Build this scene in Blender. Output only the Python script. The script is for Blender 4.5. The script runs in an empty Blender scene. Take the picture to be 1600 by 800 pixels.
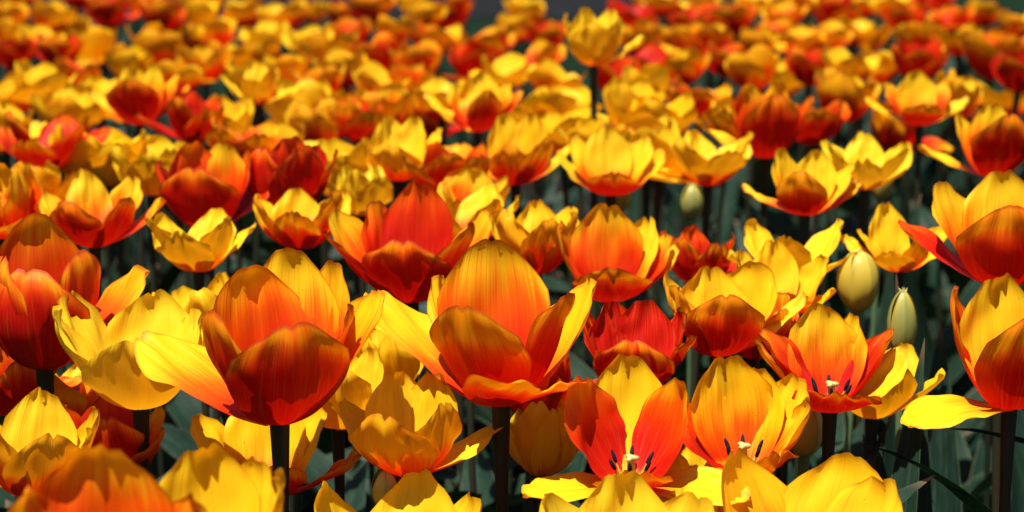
import bpy, math, random
import numpy as np

# ------------------------------------------------------------------ camera, world, sun, exposure
scene = bpy.context.scene
R = math.radians
CAM_Z, PITCH, FOCAL = 0.71, R(10.81), 70.0
FPX = 1600 * FOCAL / 36.0
cam_data = bpy.data.cameras.new('camera')
cam = bpy.data.objects.new('camera', cam_data)
scene.collection.objects.link(cam)
cam.location = (0, 0, CAM_Z)
cam.rotation_euler = (R(90) - PITCH, 0, 0)
cam_data.lens = FOCAL
cam_data.sensor_width = 36
cam_data.clip_start = 0.02
cam_data.clip_end = 2000
cam_data.dof.use_dof = True
cam_data.dof.focus_distance = 1.03
cam_data.dof.aperture_fstop = 10.5
scene.camera = cam

SUN_EL, SUN_AZ = R(70), R(238)        # azimuth counted from +X towards +Y: high, from the left and a little from the viewer's side
world = bpy.data.worlds.new('World')
scene.world = world
world.use_nodes = True
wn = world.node_tree
sky_node = wn.nodes.new('ShaderNodeTexSky')
sky_node.sky_type = 'NISHITA'
sky_node.sun_disc = False
sky_node.sun_elevation = SUN_EL
sky_node.sun_rotation = R(90) - SUN_AZ
wn.nodes['Background'].inputs[1].default_value = 0.05
wn.links.new(sky_node.outputs[0], wn.nodes['Background'].inputs[0])
sun_data = bpy.data.lights.new('sun', 'SUN')
sun_data.energy = 5.0
sun_data.angle = R(0.53)
sun_data.color = (1.0, 0.95, 0.87)
sun = bpy.data.objects.new('sun', sun_data)
scene.collection.objects.link(sun)
sun.rotation_euler = (R(90) - SUN_EL, 0, SUN_AZ + R(90))
scene.view_settings.view_transform = 'Standard'
scene.view_settings.look = 'None'
scene.view_settings.gamma = 1.0
scene.view_settings.use_curve_mapping = False
scene.view_settings.exposure = 1.0
scene.render.engine = 'CYCLES'
scene.cycles.use_denoising = True
scene.cycles.max_bounces = 8
scene.cycles.diffuse_bounces = 2
scene.cycles.transmission_bounces = 4
scene.cycles.glossy_bounces = 2
scene.cycles.sample_clamp_indirect = 6.0

col = scene.collection
rng = random.Random(7)
Cv = np.array([0, 0, CAM_Z])
FW = np.array([0, math.cos(PITCH), -math.sin(PITCH)])
UP = np.array([0, math.sin(PITCH), math.cos(PITCH)])
RT = np.array([1.0, 0, 0])


def at(px, py, t):
    """photo pixel and distance along the optical axis -> place in the bed"""
    return Cv + t * (FW + (px - 800) / FPX * RT + (400 - py) / FPX * UP)


def proj(p):
    v = np.asarray(p, float) - Cv
    t = float(v @ FW)
    return 800 + FPX * float(v @ RT) / t, 400 - FPX * float(v @ UP) / t, t


def plane_t(py, drop):
    return drop / (math.sin(PITCH) + math.cos(PITCH) * (py - 400) / FPX)


# ------------------------------------------------------------------ materials
class NT:
    def __init__(self, name):
        self.m = bpy.data.materials.new(name)
        self.m.use_nodes = True
        self.t = self.m.node_tree
        self.t.nodes.clear()

    def n(self, kind, **kw):
        nd = self.t.nodes.new('ShaderNode' + kind)
        for k, v in kw.items():
            if k.startswith('i_'):
                key = k[2:]
                nd.inputs[int(key) if key.isdigit() else key.replace('_', ' ')].default_value = v
            else:
                setattr(nd, k, v)
        return nd

    def l(self, a, b):
        self.t.links.new(a, b)

    def math(self, op, a, b=None, c=None, clamp=False):
        nd = self.n('Math', operation=op, use_clamp=clamp)
        for i, v in enumerate((a, b, c)):
            if v is None:
                continue
            if isinstance(v, (int, float)):
                nd.inputs[i].default_value = v
            else:
                self.l(v, nd.inputs[i])
        return nd.outputs[0]

    def ramp(self, fac, stops, interp='LINEAR'):
        nd = self.n('ValToRGB')
        cr = nd.color_ramp
        cr.interpolation = interp
        while len(cr.elements) < len(stops):
            cr.elements.new(0.5)
        for e, (p, c) in zip(cr.elements, stops):
            e.position = p
            e.color = (*c, 1)
        self.l(fac, nd.inputs[0])
        return nd.outputs[0]

    def smooth(self, v, lo, hi):
        nd = self.n('MapRange', interpolation_type='SMOOTHSTEP')
        nd.inputs[1].default_value = lo
        nd.inputs[2].default_value = hi
        self.l(v, nd.inputs[0])
        return nd.outputs[0]

    def mix(self, f, a, b, mode='MIX'):
        nd = self.n('Mix', data_type='RGBA', blend_type=mode)
        for s, v in ((nd.inputs[0], f), (nd.inputs[6], a), (nd.inputs[7], b)):
            if isinstance(v, (int, float)):
                s.default_value = v
            elif isinstance(v, tuple):
                s.default_value = (*v, 1)
            else:
                self.l(v, s)
        return nd.outputs[2]


def petal_material():
    k = NT('petal')
    uv = k.n('UVMap')
    sep = k.n('SeparateXYZ')
    k.l(uv.outputs[0], sep.inputs[0])
    U, V = sep.outputs[0], sep.outputs[1]
    info = k.n('ObjectInfo')
    oc = k.n('SeparateColor')
    k.l(info.outputs['Color'], oc.inputs[0])
    RED, TONE, STRIPE = oc.outputs[0], oc.outputs[1], oc.outputs[2]
    rnd = k.math('MULTIPLY', info.outputs['Random'], 37.0)
    e = k.math('ABSOLUTE', k.math('MULTIPLY_ADD', U, 2.0, -1.0))

    def streak(su, sv, det, off):
        c = k.n('CombineXYZ')
        # veins fan out from the base
        k.l(k.math('MULTIPLY', U, su), c.inputs[0])
        k.l(k.math('MULTIPLY', V, sv), c.inputs[1])
        k.l(k.math('ADD', rnd, off), c.inputs[2])
        t = k.n('TexNoise', noise_dimensions='3D')
        t.inputs['Scale'].default_value = 1.0
        t.inputs['Detail'].default_value = det
        k.l(c.outputs[0], t.inputs['Vector'])
        return t.outputs[0]
    fine = streak(52, 1.6, 4.0, 0.0)
    mid = streak(9, 1.6, 2.0, 5.0)
    big = streak(2.2, 1.5, 1.0, 9.0)
    flame = streak(16, 0.7, 2.0, 14.0)
    n1 = k.math('SUBTRACT', fine, 0.5)
    n2 = k.math('SUBTRACT', mid, 0.5)
    n3 = k.math('SUBTRACT', big, 0.5)
    wob = k.math('ADD', k.math('MULTIPLY', n1, 0.55), k.math('ADD', k.math('MULTIPLY', n2, 0.45), k.math('MULTIPLY', n3, 0.55)))
    # outside of the petal: red from the base and along the midrib, paling to the rim
    a = k.math('MULTIPLY', RED, 1.8)
    a = k.math('SUBTRACT', a, k.math('MULTIPLY', k.math('POWER', V, 2.0), 1.8))
    a = k.math('SUBTRACT', a, k.math('MULTIPLY', k.math('MULTIPLY', e, e), k.math('MULTIPLY', V, 0.18)))
    ext = k.math('ADD', k.math('ADD', a, 0.02), wob)
    # inside: yellow field, red flush low on the flanks, yellow heart at the very base
    b = k.math('MULTIPLY', RED, 1.85)
    b = k.math('SUBTRACT', b, k.math('MULTIPLY', V, 1.42))
    b = k.math('ADD', b, k.math('MULTIPLY', k.math('MULTIPLY', e, e), k.math('MULTIPLY', RED, k.math('MULTIPLY_ADD', V, -0.2, 0.50))))
    b = k.math('ADD', b, k.math('MULTIPLY', k.math('MULTIPLY', STRIPE, k.smooth(flame, 0.42, 0.55)), 0.95))
    inn = k.math('ADD', k.math('ADD', b, 0.05), k.math('MULTIPLY', wob, 0.8))
    heart = k.smooth(k.math('ADD', V, k.math('MULTIPLY', n2, 0.15)), 0.07, 0.2)
    inn = k.math('MULTIPLY', inn, heart)
    ext = k.math('ADD', ext, k.math('MULTIPLY', STRIPE, k.math('MULTIPLY', k.math('SUBTRACT', flame, 0.5), 1.5)))
    ext = k.math('MAXIMUM', ext, k.math('MULTIPLY', RED, k.math('MULTIPLY_ADD', mid, 0.5, 0.10)))
    geo = k.n('NewGeometry')
    mxf = k.n('Mix', data_type='FLOAT')
    k.l(geo.outputs['Backfacing'], mxf.inputs[0])
    k.l(ext, mxf.inputs[2])          # mesh normals point out of the flower
    k.l(inn, mxf.inputs[3])
    m = mxf.outputs[0]
    c = k.ramp(m, [(0.0, (0.85, 0.50, 0.004)), (0.22, (0.84, 0.34, 0.003)), (0.46, (0.78, 0.12, 0.002)),
                   (0.74, (0.66, 0.030, 0.001)), (1.0, (0.50, 0.006, 0.002))])
    lemon = k.math('MULTIPLY', TONE, k.math('SUBTRACT', 1.0, k.smooth(m, 0.0, 0.4)))
    c = k.mix(lemon, c, (0.86, 0.60, 0.022))
    # fine vein lines and the thin reddish rim
    c = k.mix(k.math('MULTIPLY', k.smooth(fine, 0.50, 0.70), k.math('MULTIPLY_ADD', RED, 0.22, 0.08)), c, (0.62, 0.12, 0.01), 'MIX')
    vc = k.n('CombineXYZ')
    k.l(k.math('MULTIPLY', U, 9.0), vc.inputs[0])
    k.l(k.math('MULTIPLY', V, 13.0), vc.inputs[1])
    k.l(rnd, vc.inputs[2])
    vo = k.n('TexVoronoi')
    vo.inputs['Scale'].default_value = 1.0
    k.l(vc.outputs[0], vo.inputs['Vector'])
    vs = k.n('SeparateColor')
    k.l(vo.outputs['Color'], vs.inputs[0])
    speck = k.math('MULTIPLY', k.math('LESS_THAN', vo.outputs['Distance'], 0.075), k.math('GREATER_THAN', vs.outputs[0], 0.86))
    c = k.mix(k.math('MULTIPLY', speck, 0.55), c, (0.16, 0.03, 0.008))
    bruise = k.math('MULTIPLY', k.smooth(k.math('ADD', big, k.math('MULTIPLY', n1, 0.5)), 0.66, 0.80), k.smooth(V, 0.55, 1.0))
    c = k.mix(k.math('MULTIPLY', bruise, 0.35), c, (0.42, 0.16, 0.02))
    edge = k.math('MAXIMUM', e, V)
    rim = k.math('MULTIPLY', k.smooth(edge, 0.955, 0.995), k.math('MULTIPLY_ADD', RED, 0.75, 0.05, clamp=True))
    c = k.mix(rim, c, (0.40, 0.03, 0.01))
    bump = k.n('Bump', i_Strength=0.55, i_Distance=0.0006)
    k.l(k.math('ADD', fine, mid), bump.inputs['Height'])
    pr = k.n('BsdfPrincipled')
    pr.inputs['Roughness'].default_value = 0.5
    pr.inputs['Specular IOR Level'].default_value = 0.14
    k.l(c, pr.inputs['Base Color'])
    k.l(bump.outputs[0], pr.inputs['Normal'])
    tr = k.n('BsdfTranslucent')
    k.l(k.mix(1.0, c, (1.0, 0.66, 0.4), 'MULTIPLY'), tr.inputs[0])
    ms = k.n('MixShader', i_0=0.36)
    k.l(pr.outputs[0], ms.inputs[1])
    k.l(tr.outputs[0], ms.inputs[2])
    out = k.n('OutputMaterial')
    k.l(ms.outputs[0], out.inputs[0])
    return k.m


def leaf_material():
    k = NT('leaf')
    uv = k.n('UVMap')
    sep = k.n('SeparateXYZ')
    k.l(uv.outputs[0], sep.inputs[0])
    info = k.n('ObjectInfo')
    c = k.n('CombineXYZ')
    k.l(k.math('MULTIPLY', sep.outputs[0], 40.0), c.inputs[0])
    k.l(k.math('MULTIPLY', sep.outputs[1], 3.0), c.inputs[1])
    k.l(k.math('MULTIPLY', info.outputs['Random'], 40.0), c.inputs[2])
    t = k.n('TexNoise')
    t.inputs['Scale'].default_value = 1.0
    t.inputs['Detail'].default_value = 3.0
    k.l(c.outputs[0], t.inputs['Vector'])
    t2 = k.n('TexNoise')
    t2.inputs['Scale'].default_value = 18.0
    t2.inputs['Detail'].default_value = 4.0
    f = k.math('ADD', k.math('MULTIPLY', t.outputs[0], 0.5), k.math('MULTIPLY', t2.outputs[0], 0.5))
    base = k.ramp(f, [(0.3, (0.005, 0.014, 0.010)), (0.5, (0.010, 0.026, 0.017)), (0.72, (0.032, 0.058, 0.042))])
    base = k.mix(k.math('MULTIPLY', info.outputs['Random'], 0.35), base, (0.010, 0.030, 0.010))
    e = k.math('ABSOLUTE', k.math('MULTIPLY_ADD', sep.outputs[0], 2.0, -1.0))
    base = k.mix(k.math('MULTIPLY', k.smooth(e, 0.94, 1.0), 0.6), base, (0.13, 0.15, 0.08))
    tip = k.smooth(sep.outputs[1], 0.955, 1.0)
    base = k.mix(k.math('MULTIPLY', tip, 0.7), base, (0.16, 0.09, 0.05))
    bump = k.n('Bump', i_Strength=0.25, i_Distance=0.001)
    k.l(t.outputs[0], bump.inputs['Height'])
    pr = k.n('BsdfPrincipled')
    pr.inputs['Roughness'].default_value = 0.5
    pr.inputs['Specular IOR Level'].default_value = 0.12
    k.l(base, pr.inputs['Base Color'])
    k.l(bump.outputs[0], pr.inputs['Normal'])
    tr = k.n('BsdfTranslucent')
    k.l(k.mix(1.0, base, (0.9, 1.0, 0.35), 'MULTIPLY'), tr.inputs[0])
    ms = k.n('MixShader', i_0=0.10)
    k.l(pr.outputs[0], ms.inputs[1])
    k.l(tr.outputs[0], ms.inputs[2])
    out = k.n('OutputMaterial')
    k.l(ms.outputs[0], out.inputs[0])
    return k.m


def simple_material(name, stops, scale, rough=0.6, spec=0.3, stretch=(1, 1, 1), bump=0.0, coord='Object', bdist=0.002):
    k = NT(name)
    tc = k.n('TexCoord')
    mp = k.n('Mapping')
    mp.inputs['Scale'].default_value = stretch
    k.l(tc.outputs[coord], mp.inputs[0])
    t = k.n('TexNoise')
    t.inputs['Scale'].default_value = scale
    t.inputs['Detail'].default_value = 6.0
    k.l(mp.outputs[0], t.inputs['Vector'])
    pr = k.n('BsdfPrincipled')
    pr.inputs['Roughness'].default_value = rough
    pr.inputs['Specular IOR Level'].default_value = spec
    k.l(k.ramp(t.outputs[0], stops), pr.inputs['Base Color'])
    if bump:
        b = k.n('Bump', i_Strength=bump, i_Distance=bdist)
        k.l(t.outputs[0], b.inputs['Height'])
        k.l(b.outputs[0], pr.inputs['Normal'])
    out = k.n('OutputMaterial')
    k.l(pr.outputs[0], out.inputs[0])
    return k.m


def bud_material():
    k = NT('bud_petal')
    uv = k.n('UVMap')
    sep = k.n('SeparateXYZ')
    k.l(uv.outputs[0], sep.inputs[0])
    U, V = sep.outputs[0], sep.outputs[1]
    info = k.n('ObjectInfo')
    oc = k.n('SeparateColor')
    k.l(info.outputs['Color'], oc.inputs[0])
    c = k.n('CombineXYZ')
    k.l(k.math('MULTIPLY', U, 26.0), c.inputs[0])
    k.l(k.math('MULTIPLY', V, 2.0), c.inputs[1])
    k.l(k.math('MULTIPLY', info.outputs['Random'], 30.0), c.inputs[2])
    t = k.n('TexNoise')
    t.inputs['Scale'].default_value = 1.0
    t.inputs['Detail'].default_value = 3.0
    k.l(c.outputs[0], t.inputs['Vector'])
    e = k.math('ABSOLUTE', k.math('MULTIPLY_ADD', U, 2.0, -1.0))
    yellow = k.math('ADD', k.math('MULTIPLY', oc.outputs[0], 1.0),
                    k.math('ADD', k.math('MULTIPLY', e, 0.25), k.math('MULTIPLY', k.math('SUBTRACT', t.outputs[0], 0.5), 0.4)))
    yellow = k.math('ADD', yellow, k.math('MULTIPLY', k.smooth(V, 0.55, 1.0), 0.3))
    base = k.ramp(yellow, [(0.1, (0.16, 0.20, 0.055)), (0.5, (0.29, 0.27, 0.055)), (0.95, (0.52, 0.38, 0.035))])
    pr = k.n('BsdfPrincipled')
    pr.inputs['Roughness'].default_value = 0.5
    base = k.mix(k.math('MULTIPLY', k.smooth(e, 0.80, 1.0), 0.55), base, (0.34, 0.26, 0.04))
    base = k.mix(k.math('MULTIPLY', k.math('SUBTRACT', 1.0, k.smooth(e, 0.0, 0.12)), 0.45), base, (0.16, 0.22, 0.06))
    k.l(base, pr.inputs['Base Color'])
    tr = k.n('BsdfTranslucent')
    k.l(base, tr.inputs[0])
    ms = k.n('MixShader', i_0=0.2)
    k.l(pr.outputs[0], ms.inputs[1])
    k.l(tr.outputs[0], ms.inputs[2])
    out = k.n('OutputMaterial')
    k.l(ms.outputs[0], out.inputs[0])
    return k.m


M_PETAL = petal_material()
M_LEAF = leaf_material()
M_BUD = bud_material()
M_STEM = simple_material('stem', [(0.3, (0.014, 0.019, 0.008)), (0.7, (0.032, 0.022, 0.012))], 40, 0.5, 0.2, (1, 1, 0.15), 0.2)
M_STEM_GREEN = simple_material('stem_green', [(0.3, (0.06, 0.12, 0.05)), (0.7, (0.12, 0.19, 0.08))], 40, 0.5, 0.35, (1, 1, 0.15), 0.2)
M_ANTHER = simple_material('anther', [(0.3, (0.006, 0.004, 0.008)), (0.7, (0.02, 0.012, 0.02))], 300, 0.8, 0.2)
M_FILAMENT = simple_material('filament', [(0.3, (0.35, 0.25, 0.03)), (0.7, (0.5, 0.4, 0.06))], 200, 0.6)
M_PISTIL = simple_material('pistil', [(0.3, (0.34, 0.31, 0.08)), (0.7, (0.44, 0.40, 0.14))], 150, 0.5)


# ------------------------------------------------------------------ mesh helpers
def grid_mesh(name, P, UVs, mat, closed_u=False):
    """P: rows x cols x 3"""
    nr, nc = P.shape[:2]
    verts = P.reshape(-1, 3)
    i = np.arange(nr * nc).reshape(nr, nc)
    a, b, c, d = i[:-1, :-1], i[:-1, 1:], i[1:, 1:], i[1:, :-1]
    faces = np.stack([a, b, c, d], -1).reshape(-1, 4)
    return raw_mesh(name, verts, faces, UVs.reshape(-1, 2) if UVs is not None else None, mat)


def raw_mesh(name, verts, quads, uvs, mat):
    me = bpy.data.meshes.new(name)
    nq = len(quads)
    me.vertices.add(len(verts))
    me.vertices.foreach_set('co', np.ascontiguousarray(verts, dtype=np.float32).ravel())
    me.loops.add(nq * 4)
    me.loops.foreach_set('vertex_index', np.ascontiguousarray(quads, dtype=np.int32).ravel())
    me.polygons.add(nq)
    me.polygons.foreach_set('loop_start', np.arange(0, nq * 4, 4, dtype=np.int32))
    me.polygons.foreach_set('use_smooth', np.ones(nq, dtype=bool))
    if uvs is not None:
        lay = me.uv_layers.new(name='UVMap')
        lay.data.foreach_set('uv', np.ascontiguousarray(uvs[quads.ravel()], dtype=np.float32).ravel())
    me.materials.append(mat)
    me.update(calc_edges=True)
    return me


def tube_mesh(name, pts, radii, mat, sides=8):
    pts = np.asarray(pts, float)
    n = len(pts)
    T = np.gradient(pts, axis=0)
    T /= np.linalg.norm(T, axis=1)[:, None]
    ref = np.array([1.0, 0.13, 0.0])
    A = np.cross(T, ref)
    A /= np.linalg.norm(A, axis=1)[:, None]
    B = np.cross(T, A)
    ang = np.linspace(0, 2 * math.pi, sides, endpoint=False)
    rr = np.asarray(radii, float)
    if rr.ndim == 0:
        rr = np.full(n, float(rr))
    P = pts[:, None, :] + rr[:, None, None] * (np.cos(ang)[None, :, None] * A[:, None, :] + np.sin(ang)[None, :, None] * B[:, None, :])
    v = np.concatenate([P.reshape(-1, 3)])
    i = np.arange(n * sides).reshape(n, sides)
    j = np.roll(i, -1, axis=1)
    q = np.stack([i[:-1], j[:-1], j[1:], i[1:]], -1).reshape(-1, 4)
    return raw_mesh(name, v, q, None, mat)


def sstep(x, a, b):
    t = np.clip((x - a) / (b - a), 0, 1)
    return t * t * (3 - 2 * t)


def petal_mesh(L, W, tha, thb, curl, az, rnd, inner=False, lod=0, bud=False, notch=None, fold=0.0, ruff=1.0):
    """one tulip petal, head space: base at the origin, axis +Z, growing towards azimuth az"""
    nr, nc = ((24, 19), (16, 13), (10, 8))[lod]
    v = np.linspace(0, 1, nr)
    # closer rows towards the tip so that the lobes stay round
    v = 1 - (1 - v) ** 1.25
    u = np.linspace(-1, 1, nc)
    u = np.sign(u) * np.abs(u) ** 0.85
    Vg, Ug = np.meshgrid(v, u, indexing='ij')
    if notch is None:
        notch = rnd.choice((0.0, 0.01, 0.02, 0.03, 0.045, 0.06))
    sh = rnd.uniform(0.24, 0.32)
    if bud:
        notch, sh = -0.05, 0.10
    asym = rnd.uniform(-0.04, 0.04)
    tipmax = 1 - sh * np.abs(Ug) ** 2.8 - notch * np.exp(-(Ug / 0.085) ** 2) + asym * Ug
    tipmax += (0.006 * np.sin(Ug * 9 + rnd.uniform(0, 6)) + 0.004 * np.sin(Ug * 17 + rnd.uniform(0, 6))) * ruff
    S = Vg * tipmax
    # half-width along the length
    pk = rnd.uniform(0.48, 0.58)
    if bud:
        f = np.where(S < 0.42, 0.45 + 0.55 * np.sin(np.clip(S / 0.42, 0, 1) * math.pi / 2), np.cos(np.clip((S - 0.42) / 0.62, 0, 1) * math.pi / 2) ** 1.05)
    else:
        up = 0.36 + 0.64 * np.sin(np.clip(S / pk, 0, 1) * math.pi / 2) ** 1.15
        dn = 1 - 0.46 * np.clip((S - pk) / (1 - pk), 0, 1.1) ** 2.2
        f = np.where(S < pk, up, dn)
    hw = W * 0.5 * f
    X = Ug * hw
    # midrib line
    ns = 160
    s = np.linspace(0, 1.08, ns)
    th = tha + (thb - tha) * np.clip((s - 0.2) / 0.65, 0, 1.2)
    th = th + (82 - tha) * np.exp(-(s / (0.09 if bud else 0.13)) ** 1.6)
    th = th + curl * 1.25 * sstep(s, 0.80, 1.0)
    thr = np.radians(th)
    ds = L * (s[1] - s[0])
    r = (0.002 if not bud else (0.0007 if inner else 0.0019)) + np.concatenate([[0], np.cumsum(np.sin((thr[1:] + thr[:-1]) / 2)) * ds])
    z = np.concatenate([[0], np.cumsum(np.cos((thr[1:] + thr[:-1]) / 2)) * ds])
    rm, zm, tm = np.interp(S, s, r), np.interp(S, s, z), np.interp(S, s, thr)
    # cup across the width: follows the round of the flower, flatter in the flopped petals
    R0 = 0.021 if not bud else max(0.009, W * 0.33)
    flat = sstep(np.array(tha), 40, 75)
    Rc = (R0 + 0.030 * S ** 1.5 + rnd.uniform(0, 0.008)) * (1 + 0.9 * flat)
    if not inner and not bud:
        Rc = Rc * 1.12
    if bud:
        Rc = np.maximum(R0, 0.0) * (1 - 0.0 * S)
    al = np.clip(X / Rc, -1.9, 1.9)
    lat = Rc * np.sin(al)
    inn = Rc * (1 - np.cos(al))
    # crease on the midrib, rolled and ruffled rim, gentle buckling
    p1, p2, p3, p4 = (rnd.uniform(0, 6.28) for _ in range(4))
    rim = np.abs(Ug) ** 3
    out = 0.0020 * np.exp(-(Ug / 0.09) ** 2) * sstep(S, 0.12, 0.5) * (0.4 if bud else 1.0)
    k1 = 0.0 if bud else 1.0
    out = out + k1 * rim * (0.0019 * np.sin(S * 9 + p1 + np.sign(Ug) * p2) + 0.0008 * np.sin(S * 21 + p3)) * sstep(S, 0.2, 0.5) * ruff
    out = out + k1 * 0.0016 * np.sin(S * 6 + Ug * 2.6 + p4) * sstep(S, 0.2, 0.6) * ruff
    out = out + k1 * 0.0011 * np.sin(S * 13 + Ug * 6 + p2) * sstep(S, 0.3, 0.7) * ruff
    # two lobes at the tip, each bowed on its own
    lobe = np.exp(-((np.abs(Ug) - 0.42) / 0.26) ** 2) * sstep(S, 0.74, 1.0)
    out = out + k1 * lobe * 0.0030 * (1.0 if curl < 0 else -1.0)
    out = out + k1 * 0.0007 * np.sin(Ug * 15 + p3 + S * 2) * sstep(S, 0.35, 0.8)
    tw = R(rnd.uniform(-16, 16)) * S ** 2 * k1
    if fold:
        inn = inn + fold * np.abs(X)
        lat = lat * (1 - 0.35 * abs(fold))
    inn = inn - out
    lat, inn = lat * np.cos(tw) - inn * np.sin(tw), lat * np.sin(tw) + inn * np.cos(tw)
    ca, sa = math.cos(R(az)), math.sin(R(az))
    # inward normal in the (r,z) plane is (-cos th, sin th)
    rr = rm - inn * np.cos(tm)
    zz = zm + inn * np.sin(tm)
    P = np.stack([rr * ca - lat * sa, rr * sa + lat * ca, zz], -1)
    UVs = np.stack([(Ug + 1) / 2, Vg], -1)
    return grid_mesh('petal', P, UVs, M_BUD if bud else M_PETAL)


def leaf_mesh(L, W, lean0, lean1, twist, rnd, fold=0.5, nr=22, nc=7):
    """broad lance-shaped leaf from the origin, growing up and towards +X"""
    v = np.linspace(0, 1, nr)
    u = np.linspace(-1, 1, nc)
    Vg, Ug = np.meshgrid(v, u, indexing='ij')
    f = np.where(Vg < 0.38, 0.42 + 0.58 * np.sin(Vg / 0.38 * math.pi / 2), np.cos(np.clip((Vg - 0.38) / 0.62, 0, 1) * math.pi / 2) ** 0.85)
    hw = W / 2 * np.maximum(f, 0.006)
    X = Ug * hw
    s = np.linspace(0, 1, 80)
    th = np.radians(lean0 + (lean1 - lean0) * s ** 1.8)
    ds = L / 79
    r = np.concatenate([[0], np.cumsum(np.sin(th[1:])) * ds])
    z = np.concatenate([[0], np.cumsum(np.cos(th[1:])) * ds])
    rm, zm, tm = np.interp(Vg, s, r), np.interp(Vg, s, z), np.interp(Vg, s, th)
    tw = np.radians(twist) * Vg
    p1, p2 = rnd.uniform(0, 6.28), rnd.uniform(0, 6.28)
    fo = fold * (1 - 0.55 * Vg)
    inn = np.abs(X) * fo + np.abs(Ug) ** 2 * 0.008 * np.sin(Vg * 11 + p1 + np.sign(Ug) * p2) * np.sin(Vg * math.pi)
    lat = X * np.sqrt(np.maximum(0.2, 1 - 0.3 * fo * fo))
    lat2 = lat * np.cos(tw) - inn * np.sin(tw)
    inn2 = lat * np.sin(tw) + inn * np.cos(tw)
    P = np.stack([rm - inn2 * np.cos(tm), lat2, zm + inn2 * np.sin(tm)], -1)
    return grid_mesh('leaf', P, np.stack([(Ug + 1) / 2, Vg], -1), M_LEAF)


# ------------------------------------------------------------------ the setting
def sheet(name, x0, x1, y0, y1, z, mat, nx=1, ny=1, amp=0.0, seed=3):
    g = np.random.default_rng(seed)
    xs, ys = np.linspace(x0, x1, nx + 1), np.linspace(y0, y1, ny + 1)
    Y, X = np.meshgrid(ys, xs, indexing='ij')
    Z = np.full_like(X, z) + (g.random(X.shape) - 0.5) * amp
    me = grid_mesh(name, np.stack([X, Y, Z], -1), None, mat)
    o = bpy.data.objects.new(name, me)
    col.objects.link(o)
    o['kind'] = 'structure'
    return o


M_SOIL = simple_material('soil', [(0.3, (0.005, 0.004, 0.003)), (0.55, (0.010, 0.008, 0.006)), (0.8, (0.020, 0.015, 0.011))], 30, 0.95, 0.1, bump=1.0, bdist=0.02)
M_LAWN = simple_material('lawn', [(0.3, (0.004, 0.011, 0.007)), (0.6, (0.008, 0.018, 0.010)), (0.8, (0.013, 0.026, 0.013))], 9, 0.9, 0.0, bump=0.6, bdist=0.03)
M_PATH = simple_material('path', [(0.3, (0.009, 0.010, 0.011)), (0.6, (0.013, 0.014, 0.016)), (0.8, (0.020, 0.021, 0.024))], 6, 0.9, 0.0, bump=0.4, bdist=0.01)
sheet('ground', -900, 900, -60, 1500, -0.012, M_LAWN)
sheet('flower_bed_soil', -3.2, 3.2, 0.2, 4.75, 0.0, M_SOIL, 90, 70, 0.02)
sheet('path', -9, 1.2, 10.3, 14.2, -0.006, M_PATH)

# ------------------------------------------------------------------ tulips
LEAVES = []
lr = random.Random(21)
for i in range(14):
    LEAVES.append(leaf_mesh(lr.uniform(0.30, 0.42), lr.uniform(0.052, 0.084), lr.uniform(4, 20), lr.uniform(25, 115), lr.uniform(-60, 60), lr, lr.uniform(0.3, 0.8)))
# anther, filament and pistil shapes shared by all open flowers
AN = tube_mesh('anther', [(0, 0, 0), (0, 0, .001), (0, 0, .005), (0, 0, .009), (0, 0, .0112)], [.0004, .0014, .0017, .0013, .0003], M_ANTHER, 6)
FI = tube_mesh('stamen', [(0, 0, 0), (0, 0, .006), (0, 0, .012)], [.0011, .0009, .0005], M_FILAMENT, 6)


def pistil_mesh():
    prof = [(0, .0034), (.008, .0040), (.016, .0034), (.019, .0030), (.0205, .0046), (.0225, .0052), (.0240, .0034), (.0243, .0004)]
    sides = 18
    P = []
    for z, r in prof:
        row = []
        for j in range(sides):
            a = 2 * math.pi * j / sides
            k = 1 + (0.42 if z > 0.0195 else 0.10) * math.cos(3 * a)
            row.append((r * k * math.cos(a), r * k * math.sin(a), z))
        P.append(row)
    P = np.array(P)
    n = len(prof)
    i = np.arange(n * sides).reshape(n, sides)
    j = np.roll(i, -1, axis=1)
    return raw_mesh('pistil', P.reshape(-1, 3), np.stack([i[:-1], j[:-1], j[1:], i[1:]], -1).reshape(-1, 4), None, M_PISTIL)


PI_M = pistil_mesh()


def child(name, me, parent, loc=(0, 0, 0), rot=(0, 0, 0), scale=1.0):
    o = bpy.data.objects.new(name, me)
    col.objects.link(o)
    o.parent = parent
    o.location = loc
    o.rotation_euler = rot
    o.scale = (scale,) * 3 if isinstance(scale, (int, float)) else scale
    return o


def preset(kind, rnd, yaw):
    """petal rows (az, tha, thb, curl, L, W) for a tulip as open as its kind says"""
    o = {'shut': (26, -14, 24, -14), 'cup': (38, -2, 32, -6), 'half': (46, 16, 36, 8), 'open': (56, 34, 44, 20), 'wide': (66, 52, 50, 30)}[kind]
    rows = []
    for k in range(3):
        rows.append((yaw + 120 * k + rnd.uniform(-10, 10), o[0] + rnd.uniform(-6, 8), o[1] + rnd.uniform(-8, 10), rnd.choice((-34, -26, -18, -8, 8)), rnd.uniform(.93, 1.03), rnd.uniform(.92, 1.1)))
    for k in range(3):
        rows.append((yaw + 60 + 120 * k + rnd.uniform(-10, 10), o[2] + rnd.uniform(-6, 8), o[3] + rnd.uniform(-8, 8), rnd.choice((-36, -28, -20, -10)), rnd.uniform(.93, 1.03), rnd.uniform(.92, 1.1)))
    if rnd.random() < .45:
        i = rnd.randrange(3)
        a = list(rows[i])
        a[1], a[2], a[3] = rnd.uniform(66, 82), rnd.uniform(55, 85), rnd.uniform(-5, 15)
        rows[i] = tuple(a)
    if rnd.random() < .3:
        i = rnd.randrange(3, 6)
        a = list(rows[i])
        a[1] -= 14
        a[2] -= 16
        rows[i] = tuple(a)
    return rows


TULIPS = []           # what has been planted: dict per tulip


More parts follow.
